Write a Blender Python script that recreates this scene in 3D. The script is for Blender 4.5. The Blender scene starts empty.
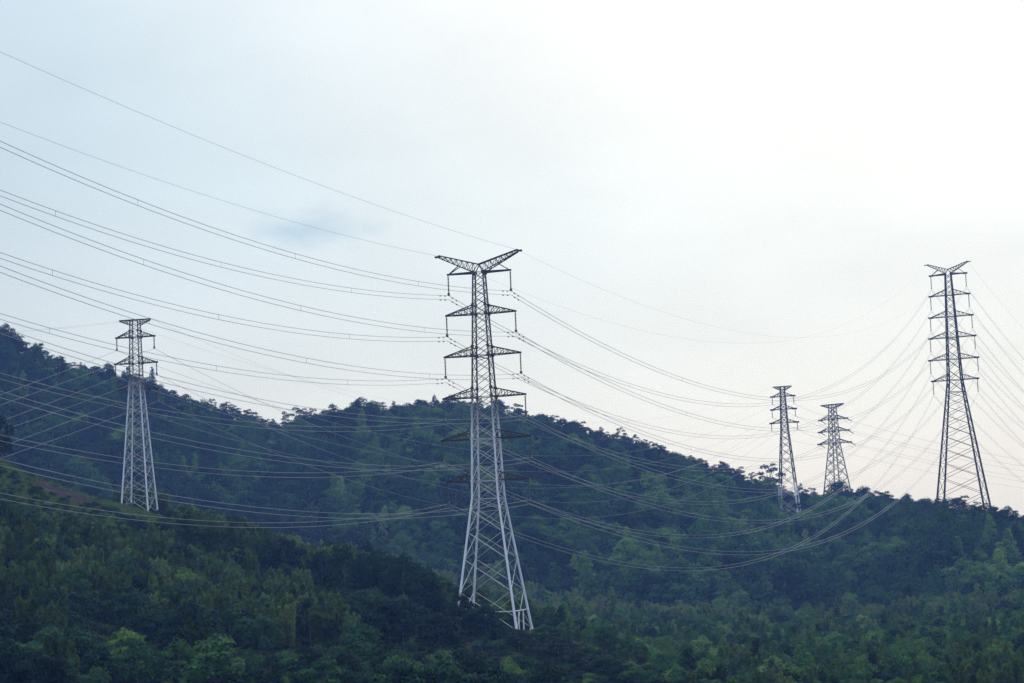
import bpy, math, random
import numpy as np
from mathutils import Matrix, Vector

R = math.radians
rng = np.random.default_rng(7)
random.seed(7)
SC = bpy.context.scene
COL = SC.collection

# ------------------------------------------------------------------ camera
F = 2000.0
CAM = np.array((0.0, 0.0, 30.0))
PITCH, ROLL = 5.95, -2.5
cm = (Matrix.Rotation(R(90 + PITCH), 4, 'X') @ Matrix.Rotation(R(ROLL), 4, 'Z'))
CR = np.array(cm.to_3x3())
cam_data = bpy.data.cameras.new('camera')
cam_data.sensor_width = 36.0
cam_data.lens = F * 36.0 / 1024.0
cam_data.clip_start = 0.5
cam_data.clip_end = 20000
cam = bpy.data.objects.new('camera', cam_data)
COL.objects.link(cam)
cam.matrix_world = Matrix.Translation(Vector(CAM)) @ cm
SC.camera = cam


def unproj(px, py, D):
    d = CR @ np.array(((px - 512) / F, -(py - 341.5) / F, -1.0))
    return CAM + d * (D / d[1])


def proj(P):
    P = np.asarray(P, float)
    q = (P - CAM) @ CR
    w = -q[..., 2]
    return 512 + F * q[..., 0] / w, 341.5 - F * q[..., 1] / w


def z_for(a, py, D):
    """height of the point at azimuth tangent a and depth D that is seen at row py"""
    px = 512 + F * a
    for _ in range(4):
        p = unproj(px, py, D)
        px += F * (a - p[0] / D)
    return unproj(px, py, D)[2]


# ------------------------------------------------------------------ tagging helpers
def tag(o, label=None, cat=None, group=None, kind=None):
    if label: o['label'] = label
    if cat: o['category'] = cat
    if group: o['group'] = group
    if kind: o['kind'] = kind
    return o


def link(name, me, mats=None, parent=None):
    o = bpy.data.objects.new(name, me)
    COL.objects.link(o)
    if mats is not None:
        for m in (mats if isinstance(mats, (list, tuple)) else [mats]):
            me.materials.append(m)
    if parent is not None:
        o.parent = parent
    return o


def empty(name, loc):
    o = bpy.data.objects.new(name, None)
    o.empty_display_size = 1
    COL.objects.link(o)
    o.location = loc
    return o


def mesh_np(name, V, Fq):
    """fast mesh from an (n,3) array and an (m,k) face array"""
    V = np.ascontiguousarray(V, np.float32)
    Fq = np.ascontiguousarray(Fq, np.int32)
    me = bpy.data.meshes.new(name)
    k = Fq.shape[1]
    me.vertices.add(len(V)); me.vertices.foreach_set('co', V.ravel())
    me.loops.add(Fq.size); me.loops.foreach_set('vertex_index', Fq.ravel())
    me.polygons.add(len(Fq))
    me.polygons.foreach_set('loop_start', np.arange(0, Fq.size, k, dtype=np.int32))
    me.polygons.foreach_set('loop_total', np.full(len(Fq), k, np.int32))
    me.update(calc_edges=True)
    return me


class MB:
    """collects bars, tubes and boxes into ONE mesh"""
    def __init__(self):
        self.v, self.f, self.m = [], [], []

    def tube(self, pts, rad, n=6, mat=0, closed=True):
        pts = [np.asarray(p, float) for p in pts]
        if not hasattr(rad, '__len__'):
            rad = [rad] * len(pts)
        base = len(self.v)
        for i, p in enumerate(pts):
            t = pts[min(i + 1, len(pts) - 1)] - pts[max(i - 1, 0)]
            t = t / (np.linalg.norm(t) + 1e-9)
            ref = np.array((0, 0, 1.0)) if abs(t[2]) < 0.9 else np.array((1.0, 0, 0))
            u = np.cross(ref, t); u /= np.linalg.norm(u)
            w = np.cross(t, u)
            for k in range(n):
                an = 2 * math.pi * (k + .5) / n
                self.v.append(p + (u * math.cos(an) + w * math.sin(an)) * rad[i])
        for i in range(len(pts) - 1):
            mi = mat[i] if isinstance(mat, (list, tuple)) else mat
            for k in range(n):
                a = base + i * n + k; b = base + i * n + (k + 1) % n
                self.f.append((a, b, b + n, a + n)); self.m.append(mi)
        if closed:
            m0 = mat[0] if isinstance(mat, (list, tuple)) else mat
            m1 = mat[-1] if isinstance(mat, (list, tuple)) else mat
            self.f.append(tuple(base + k for k in range(n))[::-1]); self.m.append(m0)
            e = base + (len(pts) - 1) * n
            self.f.append(tuple(e + k for k in range(n))); self.m.append(m1)

    def bar(self, a, b, r, mat=0):
        self.tube((a, b), r, 4, mat)

    def disc(self, c, r, h, mat=0, n=8):
        c = np.asarray(c, float)
        self.tube((c + (0, 0, h / 2), c - (0, 0, h / 2)), r, n, mat)

    def box(self, c, s, mat=0):
        c = np.asarray(c, float); b = len(self.v)
        for dx in (-.5, .5):
            for dy in (-.5, .5):
                for dz in (-.5, .5):
                    self.v.append(c + np.array((dx * s[0], dy * s[1], dz * s[2])))
        for q in ((0, 1, 3, 2), (4, 6, 7, 5), (0, 4, 5, 1), (2, 3, 7, 6), (0, 2, 6, 4), (1, 5, 7, 3)):
            self.f.append(tuple(b + i for i in q)); self.m.append(mat)

    def build(self, name, mats, parent=None, smooth=False):
        me = bpy.data.meshes.new(name)
        me.from_pydata([tuple(map(float, p)) for p in self.v], [], self.f)
        o = link(name, me, mats, parent)
        me.polygons.foreach_set('material_index', np.array(self.m, np.int32))
        if smooth:
            me.polygons.foreach_set('use_smooth', np.ones(len(self.f), bool))
        me.update()
        return o


# ------------------------------------------------------------------ materials
def new_mat(name):
    m = bpy.data.materials.new(name); m.use_nodes = True
    nt = m.node_tree; nt.nodes.clear()
    out = nt.nodes.new('ShaderNodeOutputMaterial')
    return m, nt, out


def N(nt, typ, **kw):
    n = nt.nodes.new(typ)
    for k, v in kw.items():
        setattr(n, k, v)
    return n


def mix_col(nt, fac, a, b, blend='MIX'):
    n = N(nt, 'ShaderNodeMix', data_type='RGBA', blend_type=blend)
    for s, v in ((0, fac), (6, a), (7, b)):
        if hasattr(v, 'is_output'):
            nt.links.new(v, n.inputs[s])
        else:
            n.inputs[s].default_value = v if s == 0 else (*v, 1)[:4]
    return n.outputs[2]


def metal(name, col, col2, rough, met=0.0, scale=1.5):
    m, nt, out = new_mat(name)
    p = N(nt, 'ShaderNodeBsdfPrincipled')
    tc = N(nt, 'ShaderNodeTexCoord'); no = N(nt, 'ShaderNodeTexNoise')
    no.inputs['Scale'].default_value = scale; no.inputs['Detail'].default_value = 4
    nt.links.new(tc.outputs['Object'], no.inputs['Vector'])
    rp = N(nt, 'ShaderNodeValToRGB')
    rp.color_ramp.elements[0].position = .35; rp.color_ramp.elements[1].position = .65
    rp.color_ramp.elements[0].color = (*col, 1); rp.color_ramp.elements[1].color = (*col2, 1)
    nt.links.new(no.outputs['Fac'], rp.inputs['Fac'])
    nt.links.new(rp.outputs['Color'], p.inputs['Base Color'])
    p.inputs['Roughness'].default_value = rough; p.inputs['Metallic'].default_value = met
    nt.links.new(p.outputs[0], out.inputs[0])
    return m


M_STEEL = metal('dark_backlit_steel', (.020, .020, .028), (.042, .040, .046), .65)  # backlit dark of arms and skyline pylons put into the steel colour
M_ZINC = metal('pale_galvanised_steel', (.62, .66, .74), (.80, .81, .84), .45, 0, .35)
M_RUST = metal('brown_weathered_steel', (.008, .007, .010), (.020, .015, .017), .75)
M_GLASS = metal('dark_porcelain', (.03, .03, .04), (.05, .045, .05), .3)
M_WIRE = metal('bare_aluminium_wire', (.32, .34, .38), (.42, .43, .46), .9, 0, .1)
M_WIRE.node_tree.nodes['Principled BSDF'].inputs['Specular IOR Level'].default_value = .08
M_CONC = metal('pale_concrete', (.42, .43, .45), (.52, .52, .52), .8)
M_BARK = metal('bark', (.06, .05, .04), (.13, .11, .09), .9, 0, 3)


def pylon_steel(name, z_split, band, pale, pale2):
    """backlit dark painted into the steel above, pale below the hill line, ragged blend"""
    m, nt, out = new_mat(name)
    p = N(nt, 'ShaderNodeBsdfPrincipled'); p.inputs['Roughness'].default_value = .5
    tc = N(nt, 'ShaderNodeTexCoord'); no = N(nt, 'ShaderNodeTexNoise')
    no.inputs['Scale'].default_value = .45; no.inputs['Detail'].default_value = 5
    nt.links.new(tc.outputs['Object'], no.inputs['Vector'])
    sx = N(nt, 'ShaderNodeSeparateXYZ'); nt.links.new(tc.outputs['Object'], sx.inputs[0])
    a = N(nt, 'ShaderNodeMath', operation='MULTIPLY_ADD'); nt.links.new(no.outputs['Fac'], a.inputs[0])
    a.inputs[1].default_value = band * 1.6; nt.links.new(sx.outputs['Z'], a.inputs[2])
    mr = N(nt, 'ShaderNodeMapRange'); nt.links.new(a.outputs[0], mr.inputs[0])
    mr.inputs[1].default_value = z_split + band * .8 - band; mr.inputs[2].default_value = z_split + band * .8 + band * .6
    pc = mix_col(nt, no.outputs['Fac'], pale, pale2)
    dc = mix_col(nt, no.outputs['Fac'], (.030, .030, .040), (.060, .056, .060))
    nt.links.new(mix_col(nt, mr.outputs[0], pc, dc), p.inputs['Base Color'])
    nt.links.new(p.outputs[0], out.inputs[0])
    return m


def foliage(name, stops, trans=.33):
    m, nt, out = new_mat(name)
    at = N(nt, 'ShaderNodeAttribute', attribute_type='INSTANCER', attribute_name='tone')
    tc = N(nt, 'ShaderNodeTexCoord')
    no = N(nt, 'ShaderNodeTexNoise'); no.inputs['Scale'].default_value = .55; no.inputs['Detail'].default_value = 5
    nt.links.new(tc.outputs['Object'], no.inputs['Vector'])
    ge = N(nt, 'ShaderNodeNewGeometry')
    ad = N(nt, 'ShaderNodeMath', operation='MULTIPLY_ADD')
    nt.links.new(no.outputs['Fac'], ad.inputs[0]); ad.inputs[1].default_value = .7
    nt.links.new(at.outputs['Fac'], ad.inputs[2])
    a2 = N(nt, 'ShaderNodeMath', operation='MULTIPLY_ADD')
    nt.links.new(ge.outputs['Random Per Island'], a2.inputs[0]); a2.inputs[1].default_value = .24
    nt.links.new(ad.outputs[0], a2.inputs[2])
    sb = N(nt, 'ShaderNodeMath', operation='SUBTRACT'); sb.inputs[1].default_value = .47
    nt.links.new(a2.outputs[0], sb.inputs[0])
    rp = N(nt, 'ShaderNodeValToRGB')
    els = rp.color_ramp.elements
    while len(els) < len(stops):
        els.new(.5)
    for e, (pos, c) in zip(els, stops):
        e.position = pos; e.color = (*c, 1)
    nt.links.new(sb.outputs[0], rp.inputs['Fac'])
    di = N(nt, 'ShaderNodeBsdfPrincipled')
    di.inputs['Roughness'].default_value = .8
    di.inputs['Specular IOR Level'].default_value = .06
    nt.links.new(rp.outputs['Color'], di.inputs['Base Color'])
    tr = N(nt, 'ShaderNodeBsdfTranslucent')
    nt.links.new(rp.outputs['Color'], tr.inputs['Color'])
    mx = N(nt, 'ShaderNodeMixShader'); mx.inputs[0].default_value = trans
    nt.links.new(di.outputs[0], mx.inputs[1]); nt.links.new(tr.outputs[0], mx.inputs[2])
    nt.links.new(mx.outputs[0], out.inputs[0])
    return m


M_LEAF = foliage('leaves', [(0, (.006, .019, .018)), (.22, (.011, .040, .028)), (.48, (.034, .100, .036)), (.75, (.085, .180, .045)), (1, (.16, .25, .075))])
M_BAMBOO = foliage('bamboo_leaves', [(0, (.018, .036, .012)), (.35, (.034, .070, .018)), (.7, (.072, .128, .034)), (1, (.135, .195, .078))], .45)
M_GRASS = foliage('grass_blades', [(0, (.035, .07, .02)), (.4, (.06, .12, .03)), (.7, (.10, .16, .045)), (1, (.16, .17, .07))])


def ground_mat():
    m, nt, out = new_mat('hill_ground')
    p = N(nt, 'ShaderNodeBsdfPrincipled'); p.inputs['Roughness'].default_value = .95; p.inputs['Specular IOR Level'].default_value = 0.0
    tc = N(nt, 'ShaderNodeTexCoord')
    n1 = N(nt, 'ShaderNodeTexNoise'); n1.inputs['Scale'].default_value = .06; n1.inputs['Detail'].default_value = 8
    n2 = N(nt, 'ShaderNodeTexNoise'); n2.inputs['Scale'].default_value = .9; n2.inputs['Detail'].default_value = 6
    for n in (n1, n2):
        nt.links.new(tc.outputs['Object'], n.inputs['Vector'])
    r1 = N(nt, 'ShaderNodeValToRGB')
    r1.color_ramp.elements[0].position = .38; r1.color_ramp.elements[1].position = .6
    r1.color_ramp.elements[0].color = (.014, .026, .010, 1); r1.color_ramp.elements[1].color = (.03, .042, .016, 1)
    nt.links.new(n1.outputs['Fac'], r1.inputs['Fac'])
    c = mix_col(nt, n2.outputs['Fac'], r1.outputs['Color'], (.02, .022, .013))
    # bare brown soil bank: mask kept as a face attribute of the terrain (real bare ground)
    at = N(nt, 'ShaderNodeAttribute', attribute_name='soil')
    n3 = N(nt, 'ShaderNodeTexNoise'); n3.inputs['Scale'].default_value = .5; n3.inputs['Detail'].default_value = 7
    nt.links.new(tc.outputs['Object'], n3.inputs['Vector'])
    r3 = N(nt, 'ShaderNodeValToRGB')
    r3.color_ramp.elements[0].position = .35; r3.color_ramp.elements[1].position = .7
    r3.color_ramp.elements[0].color = (.018, .016, .018, 1); r3.color_ramp.elements[1].color = (.062, .052, .055, 1)
    nt.links.new(n3.outputs['Fac'], r3.inputs['Fac'])
    c = mix_col(nt, at.outputs['Fac'], c, r3.outputs['Color'])
    nt.links.new(c, p.inputs['Base Color'])
    bp = N(nt, 'ShaderNodeBump'); bp.inputs['Strength'].default_value = .8; bp.inputs['Distance'].default_value = 1.0
    nt.links.new(n2.outputs['Fac'], bp.inputs['Height']); nt.links.new(bp.outputs[0], p.inputs['Normal'])
    nt.links.new(p.outputs[0], out.inputs[0])
    return m


# ------------------------------------------------------------------ terrain
# columns: azimuth px -> (front bottom D,py) (front mid) (crest) (dip D, drop) (foot) (mid) (ridge)
COLS = [
    #  px    bottom      mid         crest       dip   foot        mid         ridge
    (-300, (240, 690), (330, 540), (440, 400), -4, (520, 470), (590, 360), (650, 250)),
    (-60,  (240, 690), (330, 566), (440, 442), -5, (525, 500), (590, 420), (650, 312)),
    (0,    (240, 690), (335, 572), (440, 464), -5, (525, 508), (590, 435), (655, 340)),
    (75,   (240, 690), (340, 590), (450, 492), -5, (525, 520), (595, 455), (665, 384)),
    (150,  (240, 692), (345, 605), (472, 514), -6, (530, 530), (605, 462), (690, 393)),
    (225,  (240, 694), (340, 620), (445, 545), -7, (530, 548), (620, 470), (710, 424)),
    (275,  (240, 696), (335, 630), (430, 560), -8, (525, 556), (630, 482), (725, 442)),
    (330,  (240, 698), (330, 640), (415, 574), -9, (520, 566), (620, 476), (725, 425)),
    (400,  (240, 702), (320, 652), (390, 592), -10, (515, 582), (610, 476), (722, 420)),
    (480,  (240, 708), (310, 668), (352, 626), -8, (500, 600), (600, 484), (715, 418)),
    (520,  (240, 712), (305, 676), (346, 634), -6, (495, 606), (595, 490), (705, 426)),
    (560,  (240, 716), (300, 684), (340, 650), -5, (490, 612), (590, 500), (695, 433)),
    (640,  (240, 724), (290, 702), (325, 690), -1.5, (480, 622), (580, 524), (685, 456)),
    (720,  (240, 728), (290, 708), (340, 684), -.3, (475, 628), (580, 542), (690, 482)),
    (783,  (240, 728), (300, 704), (350, 678), -.3, (470, 628), (580, 552), (708, 511)),
    (850,  (240, 724), (300, 700), (350, 674), -.3, (460, 626), (560, 560), (700, 507)),
    (900,  (240, 720), (300, 696), (350, 670), -.3, (455, 622), (530, 560), (620, 512)),
    (955,  (240, 716), (300, 692), (350, 666), -.3, (450, 618), (505, 560), (562, 514)),
    (1024, (240, 712), (300, 688), (350, 660), -.3, (445, 612), (495, 566), (545, 527)),
    (1100, (240, 706), (300, 684), (350, 654), -.3, (445, 608), (495, 572), (545, 540)),
    (1330, (240, 690), (300, 668), (350, 640), -.3, (445, 600), (495, 575), (545, 548)),
]
KF = 1.42            # how much farther the back hill stands than the near slope's own scale
COLS = [c[:5] + tuple((q[0] * KF, q[1]) for q in c[5:]) for c in COLS]
A_COL = np.array([(c[0] - 512) / F for c in COLS])
DK, ZK = [], []
for c in COLS:
    a = (c[0] - 512) / F
    pts = []
    zc = CAM[2]
    pts += [(8, zc - 1.8), (16, zc - 2.0), (60, zc - 12), (150, zc - 19)]
    bot = z_for(a, c[1][1], c[1][0])
    pts[-1] = (150, min(zc - 19, bot - 1))
    pts.append((c[1][0], bot))
    pts.append((c[2][0], z_for(a, c[2][1], c[2][0])))
    cz = z_for(a, c[3][1], c[3][0])
    pts.append((c[3][0], cz))
    fz = z_for(a, c[5][1], c[5][0])
    dd = c[3][0] * .45 + c[5][0] * .55
    pts.append((dd, min(cz, fz) + c[4]))
    pts.append((c[5][0], fz))
    pts.append((c[6][0], z_for(a, c[6][1], c[6][0])))
    rz = z_for(a, c[7][1], c[7][0])
    pts.append((c[7][0], rz))
    pts.append((c[7][0] + 60, rz - 6))
    pts.append((c[7][0] + 200, max(rz - 50, 4)))
    pts.append((1400, 2)); pts.append((4000, 0))
    DK.append([p[0] for p in pts]); ZK.append([p[1] for p in pts])
DK, ZK = np.array(DK), np.array(ZK)
NK = DK.shape[1]


def vnoise(x, y, s, seed=0):
    """smooth value noise, -1..1"""
    x = np.asarray(x, float) / s + seed * 17.3; y = np.asarray(y, float) / s + seed * 5.7
    xi, yi = np.floor(x), np.floor(y)
    fx, fy = x - xi, y - yi
    fx = fx * fx * (3 - 2 * fx); fy = fy * fy * (3 - 2 * fy)
    def h(i, j):
        v = np.sin(i * 127.1 + j * 311.7 + seed * 74.7) * 43758.5453
        return (v - np.floor(v)) * 2 - 1
    return (h(xi, yi) * (1 - fx) + h(xi + 1, yi) * fx) * (1 - fy) + (h(xi, yi + 1) * (1 - fx) + h(xi + 1, yi + 1) * fx) * fy


def ground(x, y):
    x = np.atleast_1d(np.asarray(x, float)); y = np.atleast_1d(np.asarray(y, float))
    D = np.maximum(y, 8.0)
    a = np.clip(x / np.maximum(y, 60.0), A_COL[0], A_COL[-1])
    dk = np.array([np.interp(a, A_COL, DK[:, k]) for k in range(NK)])
    zk = np.array([np.interp(a, A_COL, ZK[:, k]) for k in range(NK)])
    z = np.array(zk[0])
    for k in range(NK - 1):
        t = np.clip((D - dk[k]) / (dk[k + 1] - dk[k]), 0, 1)
        if k in (6, 7, 10, 11):
            t = t * t * (3 - 2 * t) * .6 + t * .4
        z = np.where(D >= dk[k], zk[k] + (zk[k + 1] - zk[k]) * t, z)
    amp = np.clip((D - 200) / 200, 0, 1)
    z = z + amp * (vnoise(x, y, 37, 1) * 1.0 + vnoise(x, y, 14, 2) * .35)
    return z


def ridge_D(px):
    return float(np.interp((px - 512) / F, A_COL, DK[:, 10]))


def axis(lo, hi, d0, d1, step):
    a = list(np.arange(d0, d1 + .1, step)); s = step; v = d0
    left = []
    while v > lo:
        s *= 1.35; v -= s; left.append(max(v, lo))
    s = step; v = a[-1]; right = []
    while v < hi:
        s *= 1.35; v += s; right.append(min(v, hi))
    return np.array(left[::-1] + a + right)


EXT = 1600
gx = axis(-EXT, EXT, -300, 300, 3.1); gy = axis(-300, EXT, 200, 1060, 3.1)
X, Y = np.meshgrid(gx, gy)
Z = ground(X.ravel(), Y.ravel())
Vt = np.stack((X.ravel(), Y.ravel(), Z), 1)
nx, ny = len(gx), len(gy)
ii = np.arange(nx * ny).reshape(ny, nx)
Fq = np.stack((ii[:-1, :-1].ravel(), ii[:-1, 1:].ravel(), ii[1:, 1:].ravel(), ii[1:, :-1].ravel()), 1)
me = mesh_np('terrain', Vt, Fq)
me.polygons.foreach_set('use_smooth', np.ones(len(Fq), bool))
spx, spy = proj(Vt)
def soil_mask(x, y):
    p0 = unproj(62, 490, 438)
    dx = (x - p0[0] - (y - p0[1]) * .12) / 7.5; dy = (y - p0[1]) / 15.0
    return np.clip(1.35 - np.hypot(dx, dy) + .55 * vnoise(x, y, 5, 4), 0, 1)
soil = soil_mask(Vt[:, 0], Vt[:, 1])
at = me.attributes.new('soil', 'FLOAT', 'POINT'); at.data.foreach_set('value', soil.astype(np.float32))
terrain = link('terrain', me, ground_mat())
tag(terrain, kind='structure')


# ------------------------------------------------------------------ plants: prototypes
def unit(v):
    return v / (np.linalg.norm(v, axis=1, keepdims=True) + 1e-9)


def leaf_quads(P, Nn, size, aspect, g):
    n = len(P)
    t = unit(np.cross(Nn, g.normal(size=(n, 3))))
    b = np.cross(Nn, t)
    s = (size * g.uniform(.6, 1.35, n))[:, None]
    V = np.stack((P - t * s, P + b * s * aspect, P + t * s, P - b * s * aspect), 1).reshape(-1, 3)
    Fc = np.arange(4 * n).reshape(n, 4)
    return V, Fc


def clump_leaves(centers, radii, per, g, squash=.8, up=.3, size=.21):
    Ps, Ns = [], []
    for c, r in zip(centers, radii):
        n = int(per * (r ** 2))
        d = unit(g.normal(size=(n, 3)))
        d[:, 2] = np.where(d[:, 2] < -.35, -d[:, 2] * .7, d[:, 2]); d = unit(d)
        rr = r * g.uniform(.5, 1.0, n) ** .35 * g.uniform(.92, 1.1, n)
        bump = 1 + .22 * np.sin(d[:, 0] * 5 + c[0] * 3) * np.sin(d[:, 1] * 6 + c[1] * 2) + .15 * np.sin(d[:, 2] * 7 + c[2])
        P = c + d * (rr * bump)[:, None] * np.array((1, 1, squash))
        Ns.append(unit(d * .8 + np.array((0, 0, up)) + g.normal(size=(n, 3)) * .32)); Ps.append(P)
    return leaf_quads(np.concatenate(Ps), np.concatenate(Ns), size, .62, g)


def trunk_mesh(name, H, limbs, r0, g):
    mb = MB()
    lean = g.normal(size=2) * .05 * H
    pts = [(0, 0, -1.0), (0, 0, .1), (lean[0] * .3, lean[1] * .3, H * .35), (lean[0], lean[1], H * .75)]
    mb.tube(pts, [r0 * 1.3, r0, r0 * .7, r0 * .25], 6)
    for L in limbs:
        L = np.asarray(L, float)
        f = np.clip(L[2] / H * .62, .12, .6)
        s = np.array((lean[0] * f, lean[1] * f, H * f))
        m = s * .45 + L * .55 + np.array((0, 0, -.06 * H))
        mb.tube((s, m, L), [r0 * .45, r0 * .28, r0 * .1], 5)
    me = bpy.data.meshes.new(name)
    me.from_pydata([tuple(map(float, p)) for p in mb.v], [], mb.f)
    me.materials.append(M_BARK)
    return me


def crown_mesh(name, V, Fc, mat):
    me = mesh_np(name, V, Fc); me.materials.append(mat); return me


def proto_broad(i):
    g = np.random.default_rng(100 + i)
    H = g.uniform(6.6, 8.4); rad = g.uniform(2.7, 3.5)
    n = int(g.integers(9, 14)); c = []; r = []
    for k in range(n):
        an = k * 2.4 + g.uniform(-.4, .4); u = (k + .5) / n
        zz = H * (.26 + .62 * u) ; rr = rad * math.sqrt(max(.05, 1 - (2 * abs(u - .38)) ** 2)) * g.uniform(.55, 1.0)
        c.append((math.cos(an) * rr, math.sin(an) * rr, zz + g.uniform(-.4, .4))); r.append(g.uniform(1.05, 1.95))
    V, Fc = clump_leaves(np.array(c), r, 115, g)
    return crown_mesh('crown', V, Fc, M_LEAF), trunk_mesh('trunk', H, c[::2], .17, g), H, rad + .8


def proto_slender(i):
    g = np.random.default_rng(200 + i)
    H = g.uniform(8.5, 10.5); c = []; r = []
    n = 14
    for k in range(n):
        u = (k + .5) / n; an = k * 2.4 + g.uniform(-.5, .5)
        rr = 1.5 * (1 - u) ** .7 * g.uniform(.5, 1.1)
        c.append((math.cos(an) * rr, math.sin(an) * rr, H * (.18 + .78 * u))); r.append((.62 + .75 * (1 - u)) * g.uniform(.8, 1.2))
    V, Fc = clump_leaves(np.array(c), r, 150, g, 1.0, .3, .19)
    return crown_mesh('crown', V, Fc, M_LEAF), trunk_mesh('trunk', H, c[::3], .14, g), H, 2.2


def proto_open(i):
    g = np.random.default_rng(300 + i)
    H = g.uniform(7.5, 9.5); c = []; r = []
    n = int(g.integers(7, 10))
    for k in range(n):
        an = k * 2.4 + g.uniform(-.6, .6); u = (k + .7) / n
        rr = g.uniform(1.2, 3.0) * (1.05 - u * .6)
        c.append((math.cos(an) * rr, math.sin(an) * rr, H * (.48 + .48 * u))); r.append(g.uniform(.7, 1.25))
    V, Fc = clump_leaves(np.array(c), r, 150, g, .65, .4, .18)
    return crown_mesh('crown', V, Fc, M_LEAF), trunk_mesh('trunk', H, c, .18, g), H, 3.2


def proto_bamboo(i):
    g = np.random.default_rng(400 + i)
    nc = int(g.integers(13, 19)); Ps, Ns = [], []; mb = MB(); H = 6.3
    T = []
    for k in range(nc):
        an = g.uniform(0, 6.28); br = g.uniform(0, .8)
        b = np.array((math.cos(an) * br, math.sin(an) * br, 0))
        h = g.uniform(3.8, 7.2); out = g.uniform(.35, 1.2) * (.4 + br); a2 = an + g.normal() * .5
        o = np.array((math.cos(a2), math.sin(a2), 0))
        def at_(t):
            return b + o * out * t ** 2.2 + np.array((0, 0, h * (t - .16 * t ** 4)))
        mb.tube([at_(t) - (np.array((0, 0, .6)) if t == 0 else 0) for t in (0, .3, .55, .8, 1)], [.05, .045, .035, .022, .008], 4)
        n = 150
        t = g.uniform(.12, 1, n) ** .75
        P = np.array([at_(q) for q in t]) + g.normal(size=(n, 3)) * np.array((.24, .24, .2)) * (1.25 - .95 * t)[:, None]
        Ps.append(P)
        T.append(unit(np.array((0, 0, -.55)) + o * .7 * t[:, None] + g.normal(size=(n, 3)) * .45))
    P = np.concatenate(Ps); T = np.concatenate(T); n = len(P)
    b = unit(np.cross(T, g.normal(size=(n, 3))))
    L = (g.uniform(.18, .38, n))[:, None]
    V = np.stack((P - T * L, P + b * L * .26, P + T * L, P - b * L * .26), 1).reshape(-1, 3)
    st = bpy.data.meshes.new('stem')
    st.from_pydata([tuple(map(float, p)) for p in mb.v], [], mb.f); st.materials.append(M_BAMBOO)
    return crown_mesh('crown', V, np.arange(4 * n).reshape(n, 4), M_BAMBOO), st, H, 1.5


def proto_shrub(i):
    g = np.random.default_rng(500 + i)
    n = int(g.integers(7, 11)); c = []; r = []
    for k in range(n):
        an = k * 2.4; rr = 1.25 * math.sqrt((k + .3) / n)
        c.append((math.cos(an) * rr, math.sin(an) * rr, g.uniform(.35, 1.15) * (1.25 - .5 * rr / 1.25))); r.append(g.uniform(.5, .85))
    V, Fc = clump_leaves(np.array(c), r, 300, g, .85, .4, .11)
    return crown_mesh('crown', V, Fc, M_LEAF), trunk_mesh('stem', 1.3, c[::2], .05, g), 1.8, 1.9


KINDS = {'broad': ('broadleaf_tree', proto_broad, 5, 'trunk'), 'slender': ('slender_tree', proto_slender, 3, 'trunk'),
         'open': ('open_crown_tree', proto_open, 4, 'trunk'), 'bamboo': ('bamboo_clump', proto_bamboo, 4, 'stem'),
         'shrub': ('shrub', proto_shrub, 3, 'stem')}
PROTO = {}
for k, (nm, fn, cnt, st) in KINDS.items():
    PROTO[k] = [fn(i) for i in range(cnt)]
CATEGORY = {'broad': 'tree', 'slender': 'tree', 'open': 'tree', 'bamboo': 'bamboo', 'shrub': 'shrub'}

# ------------------------------------------------------------------ plants: where they stand
FRONT_TOP = ([-60, 0, 40, 75, 100, 125, 160, 185, 225, 260, 300, 318, 345, 372, 385, 405, 425, 440, 470, 490, 512, 530, 548, 560, 590, 620, 645, 700],
             [430, 462, 476, 490, 497, 514, 520, 506, 513, 522, 541, 545, 538, 541, 556, 552, 572, 578, 592, 608, 626, 630, 622, 630, 643, 656, 675, 700])
RIDGE_TOP = ([-60, 0, 30, 60, 100, 135, 180, 210, 240, 258, 275, 290, 330, 360, 385, 440, 470, 515, 540, 570, 600, 650, 680, 720, 750, 783, 805, 825, 840, 870, 890, 920, 960, 985, 1024, 1090],
             [300, 322, 345, 362, 369, 375, 396, 403, 411, 417, 423, 412, 410, 402, 406, 399, 401, 410, 416, 419, 430, 444, 455, 465, 476, 486, 492, 493, 489, 491, 497, 501, 503, 509, 515, 530])
PLANTS = []   # dict(kind, proto, x, y, z, s (scale xyz), rot, tone, zone)


def top_px(p):
    h = PROTO[p['kind']][p['proto']][2] * p['s'][2]
    return proj((p['x'], p['y'], p['z'] + h))


TOWERS = []   # (x, y, clear radius) filled below, used to keep the plants off the legs


def tower_base(px, py, D):
    p = unproj(px, py, D)
    z = float(ground(p[0], p[1])[0])
    return np.array((p[0], p[1], p[2])), z


BASES = {'main': (494, 630, 350), 'left': (139.5, 512, 480), 'right': (964, 514, 567 * KF), 'middle': (789.5, 513, 698 * KF), 'angle': (838, 502, 765 * KF)}
for k, (px, py, D) in BASES.items():
    p, z = tower_base(px, py, D)
    TOWERS.append((p[0], p[1], {'main': 6, 'left': 5, 'right': 1, 'middle': 4.5, 'angle': 5}[k]))


FEATURES = []


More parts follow.
